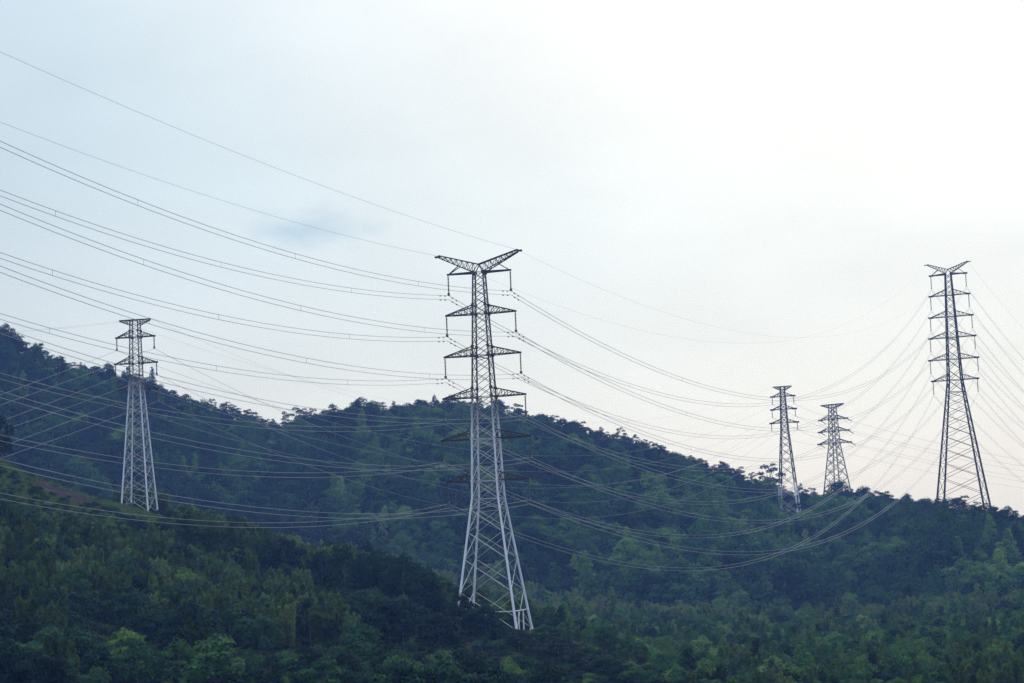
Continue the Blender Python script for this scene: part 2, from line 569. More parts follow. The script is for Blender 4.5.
def add(kind, x, y, s, tone, zone, ceil=True, sz=None, proto=None):
    z = float(ground(x, y)[0]) - .15
    pr = int(rng.integers(len(PROTO[kind]))) if proto is None else proto
    p = dict(kind=kind, proto=pr, x=x, y=y, z=z, s=np.array((s, s, s if sz is None else sz)), rot=rng.uniform(0, 6.28), tone=float(np.clip(tone, 0, 1)), zone=zone)
    if ceil:
        for tx, ty, tr in TOWERS:
            if math.hypot(x - tx, y - ty) < tr + (1.5 * s if kind != 'shrub' else 0) and kind != 'shrub':
                return None
        tx, ty = top_px(p)
        for fx, fb, fd, fw in (FEATURES if kind != 'shrub' else ()):
            if y < fd + 1.5 and abs(tx - fx) < fw * .6 and ty < fb - 12:
                return None
        if zone == 'front':
            lim = np.interp(tx, *FRONT_TOP)
        else:
            lim = np.interp(tx, *RIDGE_TOP) + 2.5 + rng.normal() * 3
            if 776 < tx < 806 and y < 699 * KF:
                lim = max(lim, 512)
        if ty < lim:
            gx_, gy_ = proj((x, y, z))
            f = (gy_ - lim) / max(gy_ - ty, 1)
            if f < (.42 if zone == 'front' else .34):
                return None
            p['s'] = p['s'] * np.array((max(f, .6), max(f, .6), f))
    PLANTS.append(p)
    return p


def jitter_grid(x0, x1, y0, y1, step):
    xs = np.arange(x0, x1, step); ys = np.arange(y0, y1, step)
    Xg, Yg = np.meshgrid(xs, ys)
    Xg[::2] += step * .5
    Xg = Xg.ravel() + rng.uniform(-.42, .42, Xg.size) * step; Yg = Yg.ravel() + rng.uniform(-.42, .42, Yg.size) * step
    return Xg, Yg


# --- hand-placed plants the photograph singles out: px, top y, ground y or None (skyline: on the ridge), width px, kind, tone
SOLO = [
    ('open', 768, 463, 'ridge', 30, .12), ('open', 752, 472, 'ridge', 12, .1), ('open', 811, 487, 'ridge', 16, .1), ('open', 799, 484, 'ridge', 8, .1),
    ('open', 620, 427, 'ridge', 13, .1), ('broad', 360, 397, 'ridge', 27, .08), ('open', 333, 404, 'ridge', 14, .08), ('open', 298, 407, 'ridge', 22, .08),
    ('open', 312, 408, 'ridge', 13, .06), ('open', 268, 419, 'ridge', 12, .06), ('open', 248, 409, 'ridge', 15, .06), ('open', 226, 402, 'ridge', 20, .08),
    ('broad', 838, 481, 'ridge', 28, .15), ('broad', 865, 487, 'ridge', 17, .2), ('open', 878, 490, 'ridge', 18, .15), ('open', 960, 496, 'ridge', 24, .15),
    ('open', 985, 503, 'ridge', 18, .12), ('broad', 1008, 505, 'ridge', 16, .15), ('open', 518, 403, 'ridge', 20, .08), ('broad', 496, 398, 'ridge', 24, .06),
    ('broad', 452, 396, 'ridge', 22, .06), ('broad', 420, 397, 'ridge', 24, .06), ('open', 18, 334, 'ridge', 14, .06), ('open', 40, 343, 'ridge', 13, .06),
    ('open', 690, 455, 'ridge', 10, .1), ('open', 664, 447, 'ridge', 9, .1), ('open', 645, 439, 'ridge', 9, .1), ('broad', 906, 493, 'ridge', 20, .2), ('broad', 937, 497, 'ridge', 18, .22),
    ('slender', 152, 366, 'ridge', 9, .05), ('slender', 128, 366, 'ridge', 9, .05), ('broad', 108, 363, 'ridge', 16, .06), ('broad', 84, 365, 'ridge', 16, .06),
    ('slender', 62, 356, 'ridge', 9, .05), ('broad', 782, 489, 'ridge', 18, .2), ('broad', 790, 492, 'ridge', 18, .16), ('broad', 802, 490, 'ridge', 20, .14), ('broad', 773, 484, 'ridge', 16, .1), ('broad', 927, 499, 'ridge', 18, .2), ('broad', 946, 500, 'ridge', 18, .18), ('broad', 972, 504, 'ridge', 18, .2), ('broad', 994, 506, 'ridge', 18, .2),('open', 212, 398, 'ridge', 12, .06),
]
for kind, px, ty, where, w, tone in SOLO:
    D = ridge_D(px) - 2
    p0 = unproj(px, ty, D)
    gz = float(ground(p0[0], p0[1])[0])
    pr = int(rng.integers(len(PROTO[kind])))
    _, _, H, rad = PROTO[kind][pr]
    sw = w * D / F / (2 * rad * .92)
    p = add(kind, p0[0], p0[1], sw, tone, 'back', False, max((p0[2] - gz) / H, .45), pr)
    p['solo'] = True
g_ = np.random.default_rng(21)
px = 6.0
while px < 1020:                                   # single trees that stick out of the skyline
    w_ = g_.uniform(9, 20); D = ridge_D(px) - g_.uniform(1, 7)
    if not 774 < px < 800:
        ty = np.interp(px, *RIDGE_TOP) - g_.uniform(-1, 6)
        kind = ('open', 'broad', 'open', 'slender')[int(g_.integers(4))]
        p0 = unproj(px, ty, D); gz = float(ground(p0[0], p0[1])[0]); pr = int(g_.integers(len(PROTO[kind])))
        _, _, H, rad = PROTO[kind][pr]
        if kind == 'slender': w_ *= .6
        p = add(kind, p0[0], p0[1], w_ * D / F / (2 * rad * .92), g_.uniform(.02, .2), 'back', False, max((p0[2] - gz) / H, .4), pr)
        p['solo'] = True
    px += g_.uniform(9, 30)
for px in np.arange(-60, 1090, 4.0):               # brush along the ridge line
    D = ridge_D(px) + g_.uniform(-8, 16); p0 = unproj(px, 500, D)
    add('shrub', p0[0], p0[1], KF * g_.uniform(.9, 1.7), g_.uniform(0, .3), 'back', False)
NEAR = [  # px, base y, D, width px, height px, kind, tone
    ('broad', 215, 690, 236, 66, 54, .52), ('broad', 180, 688, 240, 40, 48, .46), ('broad', 138, 690, 238, 44, 52, .34), ('shrub', 96, 692, 236, 34, 28, .5),
    ('broad', 2, 474, 436, 22, 60, .02), ('slender', -8, 474, 430, 20, 66, .02),
    ('broad', 345, 600, 375, 36, 60, .14), ('broad', 370, 600, 378, 26, 60, .18), ('broad', 405, 606, 372, 32, 54, .20), ('broad', 322, 590, 385, 30, 44, .10),
    ('broad', 285, 574, 400, 40, 38, .02), ('broad', 268, 575, 402, 26, 38, .16), ('broad', 548, 660, 335, 34, 38, .30), ('broad', 628, 694, 310, 40, 34, .55), ('broad', 606, 690, 310, 40, 36, .16),
    ('broad', 430, 625, 352, 34, 52, .20), ('broad', 462, 638, 340, 34, 46, .10), ('broad', 459, 652, 337, 30, 47, .10), ('broad', 474, 655, 335, 28, 46, .12), ('broad', 490, 662, 333, 26, 46, .10), ('broad', 503, 664, 332, 22, 40, .12), ('broad', 486, 648, 335, 30, 42, .12), ('shrub', 508, 642, 343, 26, 16, .15), ('shrub', 527, 642, 343, 24, 13, .2), ('shrub', 541, 640, 344, 22, 16, .2), ('bamboo', 183, 550, 420, 24, 44, .5), ('bamboo', 205, 552, 420, 26, 40, .5),
    ('bamboo', 235, 556, 415, 26, 40, .4), ('bamboo', 330, 655, 300, 40, 60, .45), ('broad', 160, 655, 285, 36, 40, .3), ('broad', 232, 652, 288, 46, 44, .34), ('broad', 262, 655, 286, 36, 44, .36),
    ('broad', 115, 640, 300, 36, 38, .2), ('broad', 90, 636, 302, 24, 30, .36), ('shrub', 290, 676, 262, 30, 22, .4), ('broad', 310, 640, 305, 40, 48, .12),
    ('broad', 560, 676, 320, 44, 40, .05), ('broad', 590, 684, 315, 40, 40, .05), ('broad', 520, 664, 326, 36, 34, .06), ('broad', 440, 662, 310, 50, 50, .05), ('broad', 390, 650, 318, 46, 52, .08),
]
for kind, px, by, D, w, h, tone in NEAR:
    p0 = unproj(px, by, D)
    pr = int(rng.integers(len(PROTO[kind])))
    _, _, H, rad = PROTO[kind][pr]
    gz = float(ground(p0[0], p0[1])[0])
    top = unproj(px, by - h, D)[2]
    p = add(kind, p0[0], p0[1], w * D / F / (2 * rad * .92), tone, 'front', False, max((top - gz) / H, .2), pr)
    p['solo'] = True
    FEATURES.append((px, by, D, w))

# --- back hill forest
Xg, Yg = jitter_grid(-235 * KF, 235 * KF, 440 * KF, 800 * KF, 6.3 * KF)
aa = Xg / Yg; pxs = 512 + F * aa
n_lo = vnoise(Xg, Yg, 26 * KF, 5); n_hi = vnoise(Xg, Yg, 9 * KF, 6)
Dfoot = np.interp(aa, A_COL, DK[:, 8]); Dridge = np.interp(aa, A_COL, DK[:, 10])
for x, y, px, a, b, df, dr in zip(Xg, Yg, pxs, n_lo, n_hi, Dfoot, Dridge):
    if y < df - 20 or y > dr + 36 or px < -190 or px > 1210:
        continue
    u = (y - df) / (dr - df)
    q = rng.uniform()
    right = px > 560
    tone = .30 + .22 * a + .12 * b + .20 * rng.normal() + (.08 if right and u < .7 else 0) - (.16 if u > .85 else 0) - .05 * (px < 350)
    if u > .9:
        kind = 'open' if q < .35 else 'broad'
    elif q < .16 + .22 * max(a, 0) + (.08 if right else 0):
        kind = 'slender'; tone += .1
    elif q < .24:
        kind = 'open'
    else:
        kind = 'broad'
    s = (.62 + .95 * rng.beta(1.5, 2.2)) * (1 + .2 * b)
    if kind == 'slender':
        s *= .95
    if .62 < q < .66:
        s *= 1.45; tone -= .08
    add(kind, x, y, s * KF, tone, 'back')

# --- valley floor on the right and the dip behind the front slope
Xg, Yg = jitter_grid(-170, 250, 270, 520 * KF, 4.3)
aa = Xg / Yg; pxs = 512 + F * aa
Dcrest = np.interp(aa, A_COL, DK[:, 6]); Dfoot = np.interp(aa, A_COL, DK[:, 8])
for x, y, px, dc, df in zip(Xg, Yg, pxs, Dcrest, Dfoot):
    if y > df + 4 or px > 1150 or px < 120:
        continue
    if px < 640:
        if y < dc + 16:
            continue
    q = rng.uniform(); nn = float(vnoise(x, y, 20, 8))
    gs = float(np.clip(y / 400, 1, KF))
    if rng.uniform() > 1 / gs ** 1.5: continue
    strip = y > df - 85
    if q < (.7 if strip else .25) + .3 * nn:
        add('bamboo', x, y, gs * rng.uniform(.7, 1.15), ((.98 if px < 720 else .8) if strip else .58) + .18 * rng.normal() + .1 * nn, 'back')
    elif q < .9:
        add('broad' if rng.uniform() < .8 else 'slender', x, y, gs * rng.uniform(.42, .85), .42 + .2 * rng.normal(), 'back')
    else:
        add('shrub', x, y, gs * rng.uniform(.8, 1.6), .5 + .16 * rng.normal(), 'back')

# --- front slope
Xg, Yg = jitter_grid(-150, 40, 222, 470, 3.3)
aa = Xg / Yg; pxs = 512 + F * aa
Dcrest = np.interp(aa, A_COL, DK[:, 6])
for x, y, px, dc in zip(Xg, Yg, pxs, Dcrest):
    if y > dc + 8 or px < -120 or px > 690:
        continue
    u = (y - 240) / (dc - 240)
    nn = float(vnoise(x, y, 16, 9)); n2 = float(vnoise(x, y, 7, 10))
    if px < 130 and u > .62:                     # grassy bank: only low shrubs
        if soil_mask(np.array([x]), np.array([y]))[0] > .3 and rng.uniform() < .8:
            continue
        if rng.uniform() < .5:
            add('shrub', x, y, rng.uniform(.35, .8), .55 + .2 * rng.normal() + .1 * n2, 'front')
        continue
    q = rng.uniform()
    if 110 < px < 175 and y > 425:               # open view of the left pylon's feet
        if rng.uniform() < .6: add('shrub', x, y, rng.uniform(.35, .7), .5 + .2 * rng.normal(), 'front')
        continue
    pb = .72 if px < 330 else .15
    if u < .22: pb *= .45
    if q < pb + .25 * nn:
        bs = rng.uniform(.8, 1.3); add('bamboo', x, y, bs, .50 + .22 * rng.normal() + .2 * n2 + .1 * (u - .4), 'front', True, bs * 1.15)
    elif q < .9:
        add('broad' if rng.uniform() < .86 else 'open', x, y, rng.uniform(.45, 1.05), .19 + .23 * rng.normal() + .12 * n2, 'front')
    else:
        add('shrub', x, y, rng.uniform(.6, 1.3), .4 + .2 * rng.normal(), 'front')
# low cover under the trees
Xg, Yg = jitter_grid(-150, 250, 222, 700, 2.7)
for x, y in zip(Xg, Yg):
    px = 512 + F * x / y
    if y > 430 and rng.uniform() > .35: continue
    if px < -120 or px > 1140: continue
    if px < 130 and soil_mask(np.array([x]), np.array([y]))[0] > .35: continue
    dc = np.interp(x / y, A_COL, DK[:, 6])
    add('shrub', x, y, rng.uniform(.4, .8) * (1 if y < 430 else 1.7), .05 + .12 * rng.normal(), 'front' if (px < 640 and y < dc + 10) else 'back')

# ------------------------------------------------------------------ which plants show largest
PX = np.array([p['x'] for p in PLANTS]); PY = np.array([p['y'] for p in PLANTS])
order = np.argsort(PY)
cover = np.zeros((683 // 3 + 2, 1024 // 3 + 2), bool)
ts = np.linspace(.25, .985, 60)
tips = np.array([(p['x'], p['y'], p['z'] + PROTO[p['kind']][p['proto']][2] * p['s'][2]) for p in PLANTS])
hid = np.zeros(len(PLANTS), bool)
for t in ts:
    q = CAM + (tips - CAM) * t
    hid |= ground(q[:, 0], q[:, 1]) > q[:, 2]
for i in order:
    p = PLANTS[i]; p['vis'] = 0
    if hid[i]: continue
    pr = PROTO[p['kind']][p['proto']]
    tx, ty = proj(tips[i]); bx, by = proj((p['x'], p['y'], p['z']))
    w = pr[3] * p['s'][0] * F / p['y'] * .85
    x0, x1 = int((bx - w) / 3), int((bx + w) / 3) + 1
    y0, y1 = int(ty / 3), int(by / 3) + 1
    x0, x1 = max(x0, 0), min(x1, cover.shape[1]); y0, y1 = max(y0, 0), min(y1, cover.shape[0])
    if x1 <= x0 or y1 <= y0: continue
    yy, xx = np.mgrid[y0:y1, x0:x1]
    el = ((xx * 3 - bx) / max(w, 2)) ** 2 + ((yy * 3 - (ty + by) / 2) / max((by - ty) / 2, 2)) ** 2 < 1
    sub = cover[y0:y1, x0:x1]
    p['vis'] = int((el & ~sub).sum()) * 9
    sub |= el
    p['sx'], p['sy'] = (bx + tx) / 2, ty * .6 + by * .4

chosen = []
for cat, most in (('tree', 290), ('bamboo', 150), ('shrub', 90)):
    c = [i for i, p in enumerate(PLANTS) if CATEGORY[p['kind']] == cat and p['vis'] > 25 and 0 < p.get('sx', -1) < 1024 and p['sy'] < 683]
    c.sort(key=lambda i: -(PLANTS[i]['vis'] + (1e5 if PLANTS[i].get('solo') else 0)))
    chosen += c[:most]
chosen = sorted(set(chosen), key=lambda i: PLANTS[i].get('sx', 0))

# labels: kind + tone + landmark zone + rank from the left where several are alike
COLZ = [(0, 105, 'left of left pylon'), (105, 175, 'by left pylon'), (175, 270, 'right of left pylon'), (270, 350, 'between left and tallest pylons'),
        (350, 440, 'left of tallest pylon'), (440, 540, 'by tallest pylon'), (540, 630, 'right of tallest pylon'),
        (630, 740, 'left of pale-footed pylon'), (740, 812, 'by pale-footed pylon'), (812, 870, 'by squat pylon'),
        (870, 930, 'left of right-hand pylon'), (930, 996, 'by right-hand pylon'), (996, 1025, 'right of right-hand pylon')]


def row_phrase(p):
    ridge = np.interp(p['sx'], *RIDGE_TOP); fr = np.interp(p['sx'], *FRONT_TOP)
    if p['zone'] == 'front':
        if p['sy'] > 640: return 'at near slope foot'
        if p['sy'] > 600: return 'low on near slope'
        if p['sy'] - fr > 45: return 'midway up near slope'
        return 'on near slope crest'
    if p['sy'] < ridge + 16: return 'on skyline'
    if p['sy'] < ridge + 45: return 'just under skyline'
    if p['sy'] > 655: return 'in valley bottom'
    if p['sy'] > 622: return 'on valley floor'
    if p['sy'] > 590: return 'at far hill foot'
    if p['sy'] > 545: return 'low on far hill'
    return 'midway up far hill'


SHAPE = {'broad': 'rounded tree', 'slender': 'slender tree', 'open': 'open-crowned tree', 'bamboo': 'bamboo clump', 'shrub': 'low shrub'}
TONE = {'tree': [(.12, 'blackish'), (.25, 'dark green'), (.38, 'mid-green'), (.52, 'fresh green'), (2, 'pale green')],
        'bamboo': [(.3, 'dark green'), (.42, 'mid-green'), (.56, 'olive'), (2, 'yellowish')],
        'shrub': [(.3, 'dark green'), (.45, 'mid-green'), (.6, 'fresh green'), (2, 'pale green')]}
ORD = ['first', 'second', 'third', 'fourth', 'fifth', 'sixth', 'seventh', 'eighth', 'ninth', 'tenth', 'eleventh', 'twelfth', 'thirteenth', 'fourteenth', 'fifteenth', 'sixteenth']
buckets = {}
for i in chosen:
    p = PLANTS[i]
    cz = next((c[2] for c in COLZ if c[0] <= p['sx'] < c[1]), COLZ[-1][2])
    tn = next(t for lim, t in TONE[CATEGORY[p['kind']]] if p['tone'] < lim)
    buckets.setdefault((tn, SHAPE[p['kind']], row_phrase(p), cz), []).append(i)
LABEL = {}
for (tn, sh, rowp, cz), ids in buckets.items():
    ids.sort(key=lambda i: PLANTS[i]['sx'])
    n = len(ids)
    for j, i in enumerate(ids):
        base = f'{tn} {sh} {rowp}, {cz}'
        if n == 1: LABEL[i] = base
        elif n == 2: LABEL[i] = ('left ' if j == 0 else 'right ') + base
        elif n == 3: LABEL[i] = ('leftmost ', 'middle ', 'rightmost ')[j] + base
        else: LABEL[i] = (ORD[j] if j < 16 else 'last') + ' (from left) ' + base
GROUP = {'broad': 'rounded broadleaf trees', 'slender': 'slender trees', 'open': 'open-crowned trees', 'bamboo': 'bamboo clumps', 'shrub': 'low shrubs'}
FIRST = {}
for i in chosen:
    p = PLANTS[i]; key = (p['kind'], p['proto'])
    nm, _, _, st = KINDS[p['kind']]
    crown_me, trunk_me, H, rad = PROTO[p['kind']][p['proto']]
    root = bpy.data.objects.new(nm, None); COL.objects.link(root)
    root.location = (p['x'], p['y'], p['z']); root.rotation_euler = (0, 0, p['rot']); root.scale = p['s']
    tag(root, LABEL[i], CATEGORY[p['kind']], GROUP[p['kind']])
    tk = bpy.data.objects.new(st, trunk_me); COL.objects.link(tk); tk.parent = root
    cr = bpy.data.objects.new('crown', crown_me); COL.objects.link(cr); cr.parent = root
    for o in (root, tk, cr): o['tone'] = p['tone']
    FIRST.setdefault(key, cr)
for k in KINDS:                                   # every crown shape needs one standing source
    for j in range(len(PROTO[k])):
        if (k, j) not in FIRST:
            print('no source for', k, j)

# ------------------------------------------------------------------ the rest of the wood: one object each
def scatter(name, idx, keys):
    pts = np.array([(PLANTS[i]['x'], PLANTS[i]['y'], PLANTS[i]['z']) for i in idx], np.float32)
    me = bpy.data.meshes.new(name); me.vertices.add(len(pts)); me.vertices.foreach_set('co', pts.ravel())
    def att(n, t, vals, f='value'):
        a = me.attributes.new(n, t, 'POINT'); a.data.foreach_set(f, vals)
    att('tone', 'FLOAT', np.array([PLANTS[i]['tone'] for i in idx], np.float32))
    att('which', 'INT', np.array([keys.index((PLANTS[i]['kind'], PLANTS[i]['proto'])) if (PLANTS[i]['kind'], PLANTS[i]['proto']) in keys else 0 for i in idx], np.int32))
    att('turn', 'FLOAT_VECTOR', np.array([(0, 0, PLANTS[i]['rot']) for i in idx], np.float32).ravel(), 'vector')
    att('size', 'FLOAT_VECTOR', np.array([PLANTS[i]['s'] for i in idx], np.float32).ravel(), 'vector')
    o = link(name, me)
    ng = bpy.data.node_groups.new(name, 'GeometryNodeTree')
    ng.interface.new_socket('Geometry', in_out='INPUT', socket_type='NodeSocketGeometry')
    ng.interface.new_socket('Geometry', in_out='OUTPUT', socket_type='NodeSocketGeometry')
    gi = ng.nodes.new('NodeGroupInput'); go = ng.nodes.new('NodeGroupOutput')
    join = ng.nodes.new('GeometryNodeJoinGeometry')
    def named(n, t):
        a = ng.nodes.new('GeometryNodeInputNamedAttribute'); a.data_type = t; a.inputs['Name'].default_value = n
        return a.outputs['Attribute']
    w, tu, si = named('which', 'INT'), named('turn', 'FLOAT_VECTOR'), named('size', 'FLOAT_VECTOR')
    for k, key in enumerate(keys):
        oi = ng.nodes.new('GeometryNodeObjectInfo'); oi.transform_space = 'ORIGINAL'
        oi.inputs['Object'].default_value = FIRST[key]; oi.inputs['As Instance'].default_value = True
        cmp_ = ng.nodes.new('FunctionNodeCompare'); cmp_.data_type = 'INT'; cmp_.operation = 'EQUAL'
        ins = [s for s in cmp_.inputs if s.type == 'INT' and s.enabled]
        ng.links.new(w, ins[0]); ins[1].default_value = k
        ip = ng.nodes.new('GeometryNodeInstanceOnPoints')
        ng.links.new(gi.outputs[0], ip.inputs['Points']); ng.links.new(oi.outputs['Geometry'], ip.inputs['Instance'])
        ng.links.new(cmp_.outputs[0], ip.inputs['Selection'])
        er = ng.nodes.new('FunctionNodeEulerToRotation')
        ng.links.new(tu, er.inputs[0]); ng.links.new(er.outputs[0], ip.inputs['Rotation']); ng.links.new(si, ip.inputs['Scale'])
        ng.links.new(ip.outputs[0], join.inputs[0])
    ng.links.new(join.outputs[0], go.inputs[0])
    md = o.modifiers.new('scatter', 'NODES'); md.node_group = ng
    return o


keys_all = list(FIRST.keys())
chosen_set = set(chosen)
rest = [i for i in range(len(PLANTS)) if i not in chosen_set]
for i in rest:
    p = PLANTS[i]
    if (p['kind'], p['proto']) not in FIRST:
        c = [k for k in keys_all if k[0] == p['kind']]
        if c: p['proto'] = c[0][1]
wood = [i for i in rest if CATEGORY[PLANTS[i]['kind']] == 'tree']
brush = [i for i in rest if CATEGORY[PLANTS[i]['kind']] != 'tree']
tag(scatter('forest', wood, [k for k in keys_all if CATEGORY[k[0]] == 'tree']), 'dense dark green forest covering the hills and filling between single trees', 'forest', kind='stuff')
tag(scatter('undergrowth', brush, [k for k in keys_all if CATEGORY[k[0]] != 'tree']), 'low green undergrowth and bamboo brush between the trees', 'undergrowth', kind='stuff')
print('PLANTS', len(PLANTS), 'chosen', len(chosen), 'wood', len(wood), 'brush', len(brush))

# grass on the open bank
n = 26000
gy_ = rng.uniform(250, 470, n); gpx = rng.uniform(-60, 330, n); gx_ = (gpx - 512) / F * gy_
keep = (soil_mask(gx_, gy_) < .2 + .7 * rng.uniform(size=n) ** 3)
gx_, gy_ = gx_[keep], gy_[keep]; gz_ = ground(gx_, gy_)
NB = 7; n = len(gx_) * NB
P = np.repeat(np.stack((gx_, gy_, gz_), 1), NB, 0) + rng.normal(size=(n, 3)) * np.array((.3, .3, 0))
hh = rng.uniform(.35, 1.0, n)[:, None]; ln = rng.normal(size=(n, 3)) * np.array((.35, .35, 0)); ang = rng.uniform(0, 6.28, n)
wd = np.stack((np.cos(ang), np.sin(ang), 0 * ang), 1) * .055
V = np.stack((P - wd - (0, 0, .1), P + wd - (0, 0, .1), P + ln * hh + np.array((0, 0, 1)) * hh), 1).reshape(-1, 3)
gme = mesh_np('grass', V, np.arange(3 * n).reshape(n, 3))
go_ = link('grass', gme, M_GRASS)
go_['tone'] = .5
tag(go_, 'rough green grass on the open bank left of the left pylon', 'grass', kind='stuff')

# ------------------------------------------------------------------ pylons
def lerp_w(profile, h):
    hs = [p[0] for p in profile]; ws = [p[1] for p in profile]
    return float(np.interp(h, hs[::-1], ws[::-1]))


class Pylon:
    pass


def make_pylon(key, label, spec):
    px, py, D = BASES[key]
    s = D / F
    base, gz = tower_base(px, py, D)
    root = empty('pylon', base)
    root.rotation_euler = (0, 0, R(spec['yaw']))
    tag(root, label, 'pylon', 'lattice power pylons')
    P = Pylon(); P.root = root; P.base = base; P.yaw = R(spec['yaw']); P.s = s
    pr = spec['width']                      # [(h px, width px)] from top to base
    W = lambda h: lerp_w(pr, h) * s / 2
    top = pr[0][0]
    split = spec['pale_below']
    # panel levels, base -> top
    lv = [0.0]; h = 0.0
    fixed = sorted({r[0] for r in spec['rows']} | {spec['waist']})
    while h < top - 1e-3:
        w = lerp_w(pr, h)
        step = w * (spec['low_panel'] if h < spec['waist'] else spec['up_panel'])
        nh = min(h + max(step, 3), top)
        for fx in fixed:
            if h + 1 < fx < nh + step * .35:
                nh = fx; break
        if top - nh < step * .4: nh = top
        lv.append(nh); h = nh
    if split > 0:  # backlit dark and hill-side pale are painted into the steel by height
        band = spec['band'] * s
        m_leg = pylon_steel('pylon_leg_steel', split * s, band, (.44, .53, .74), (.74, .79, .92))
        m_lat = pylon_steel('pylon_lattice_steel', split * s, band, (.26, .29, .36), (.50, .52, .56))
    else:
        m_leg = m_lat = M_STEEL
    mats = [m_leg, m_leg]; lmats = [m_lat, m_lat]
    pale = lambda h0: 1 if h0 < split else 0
    rl = spec['leg_r']; rb = spec['brace_r']
    corners = ((-1, -1), (1, -1), (1, 1), (-1, 1))     # front-left, front-right, back-right, back-left
    C = lambda c, h: np.array((c[0] * W(h), c[1] * W(h), h * s))
    for c in corners:
        mb = MB()
        pts = [C(c, h) for h in lv]
        dz = gz - base[2] - 1.2
        low = pts[0] + (pts[0] - pts[1]) / max(pts[1][2] - pts[0][2], .1) * max(-dz, 0.5)
        allp = [low] + pts
        rad = [rl * (1.0 - .45 * min(h / top, 1)) for h in [0] + lv]
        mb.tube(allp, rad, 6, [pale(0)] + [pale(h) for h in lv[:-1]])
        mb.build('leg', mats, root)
    lat = MB()
    for i in range(len(lv) - 1):
        h0, h1 = lv[i], lv[i + 1]
        m = pale(h0); lowp = h0 < spec['waist']
        r_ = rb * (1.0 if lowp else 1.05)
        for k in range(4):
            a, b = corners[k], corners[(k + 1) % 4]
            lat.bar(C(a, h0), C(b, h1), r_, m)
            lat.bar(C(b, h0), C(a, h1), r_, m)
            if any(abs(h1 - fx) < .6 for fx in fixed) or (spec.get('rings') and not lowp):
                lat.bar(C(a, h1), C(b, h1), r_, m)
            if lowp and spec.get('secondary'):
                mid = (C(a, (h0 + h1) / 2) + C(b, (h0 + h1) / 2)) / 2
                lat.bar(C(a, (h0 + h1) / 2), (C(a, h0) * .5 + C(b, h1) * .5) * .5 + C(a, h0) * .25 + C(b, h1) * .25, r_ * .7, m)
                lat.bar(C(a, h1) * .5 + C(b, h1) * .5, mid, r_ * .7, m)
        if any(abs(h0 - fx) < .6 for fx in fixed):
            lat.bar(C(corners[0], h0), C(corners[2], h0), r_ * .8, m)
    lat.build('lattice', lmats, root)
    # gusset plates where arms meet the legs
    plates = MB()
    ah = spec['arm_h'] * s
    P.tips = []; P.drops = []
    for ri, row in enumerate(spec['rows']):
        h, half = row
        z0 = h * s; z1 = z0 + ah
        w0, w1 = W(h), W(h + spec['arm_h']) if h + spec['arm_h'] < top else W(top)
        z1 = min(z1, top * s)
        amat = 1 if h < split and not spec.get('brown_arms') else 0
        for sd in (-1, 1):
            mb = MB(); tip = np.array((sd * half * s, 0, z0 + (0 if not spec.get('droop') else -spec['droop'] * s)))
            ar = spec['arm_r']; dd = .16 * w0
            tb = [tip + (0, -dd, 0), tip + (0, dd, 0)]
            lo = [np.array((sd * w0, -w0, z0)), np.array((sd * w0, w0, z0))]
            hi = [np.array((sd * w1, -w1, z1)), np.array((sd * w1, w1, z1))]
            for q in (0, 1):
                mb.bar(lo[q], tb[q], ar); mb.bar(hi[q], tb[q] + (0, 0, .12), ar)
            nseg = spec['arm_seg']
            for j in range(nseg):
                t0, t1 = j / nseg, (j + 1) / nseg
                for q in (0, 1):
                    a0 = lo[q] * (1 - t0) + tb[q] * t0; b1 = hi[q] * (1 - t1) + tb[q] * t1
                    a1 = lo[q] * (1 - t1) + tb[q] * t1
                    if j < nseg - 1:
                        mb.bar(a0, b1, ar * .6); mb.bar(a1, b1, ar * .55)
                l0 = lo[j % 2] * (1 - t0) + tb[j % 2] * t0; l1 = lo[(j + 1) % 2] * (1 - t1) + tb[(j + 1) % 2] * t1
                mb.bar(l0, l1, ar * .6)
                u0 = hi[j % 2] * (1 - t0) + tb[j % 2] * t0; u1 = hi[(j + 1) % 2] * (1 - t1) + tb[(j + 1) % 2] * t1
                if j < nseg - 1: mb.bar(u0, u1, ar * .5)
            mb.box(tip + (-sd * .25, 0, .05), (5 * s, max(dd * 2.4, .3), 1.6 * s))
            brown = spec.get('brown_arms') and h < split
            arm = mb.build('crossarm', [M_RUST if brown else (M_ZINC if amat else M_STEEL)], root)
            if spec['string'] > 0:
                L = spec['string'] * s
                im = MB(); x0 = tip + (0, 0, -.1)
                end = tip + np.array((0, 0, -L))
                im.tube((x0, end), spec['string_r'] * .45, 5)
                nd = 12
                for j in range(nd):
                    im.disc(x0 + (end - x0) * (j + 1) / (nd + 1.5), spec['string_r'], L / nd * .45)
                im.box(end + (0, 0, -.05), (.35, .5, .45))
                im.build('insulator_string', M_GLASS, arm)
                P.drops.append((ri, sd, end + np.array((0, 0, -.25))))
            else:
                P.drops.append((ri, sd, tip))
            for q in (0, 1):
                if spec.get('plates'):
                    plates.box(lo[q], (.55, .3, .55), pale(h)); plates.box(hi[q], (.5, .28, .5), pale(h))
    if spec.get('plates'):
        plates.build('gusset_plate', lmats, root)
    # top
    P.peaks = {}
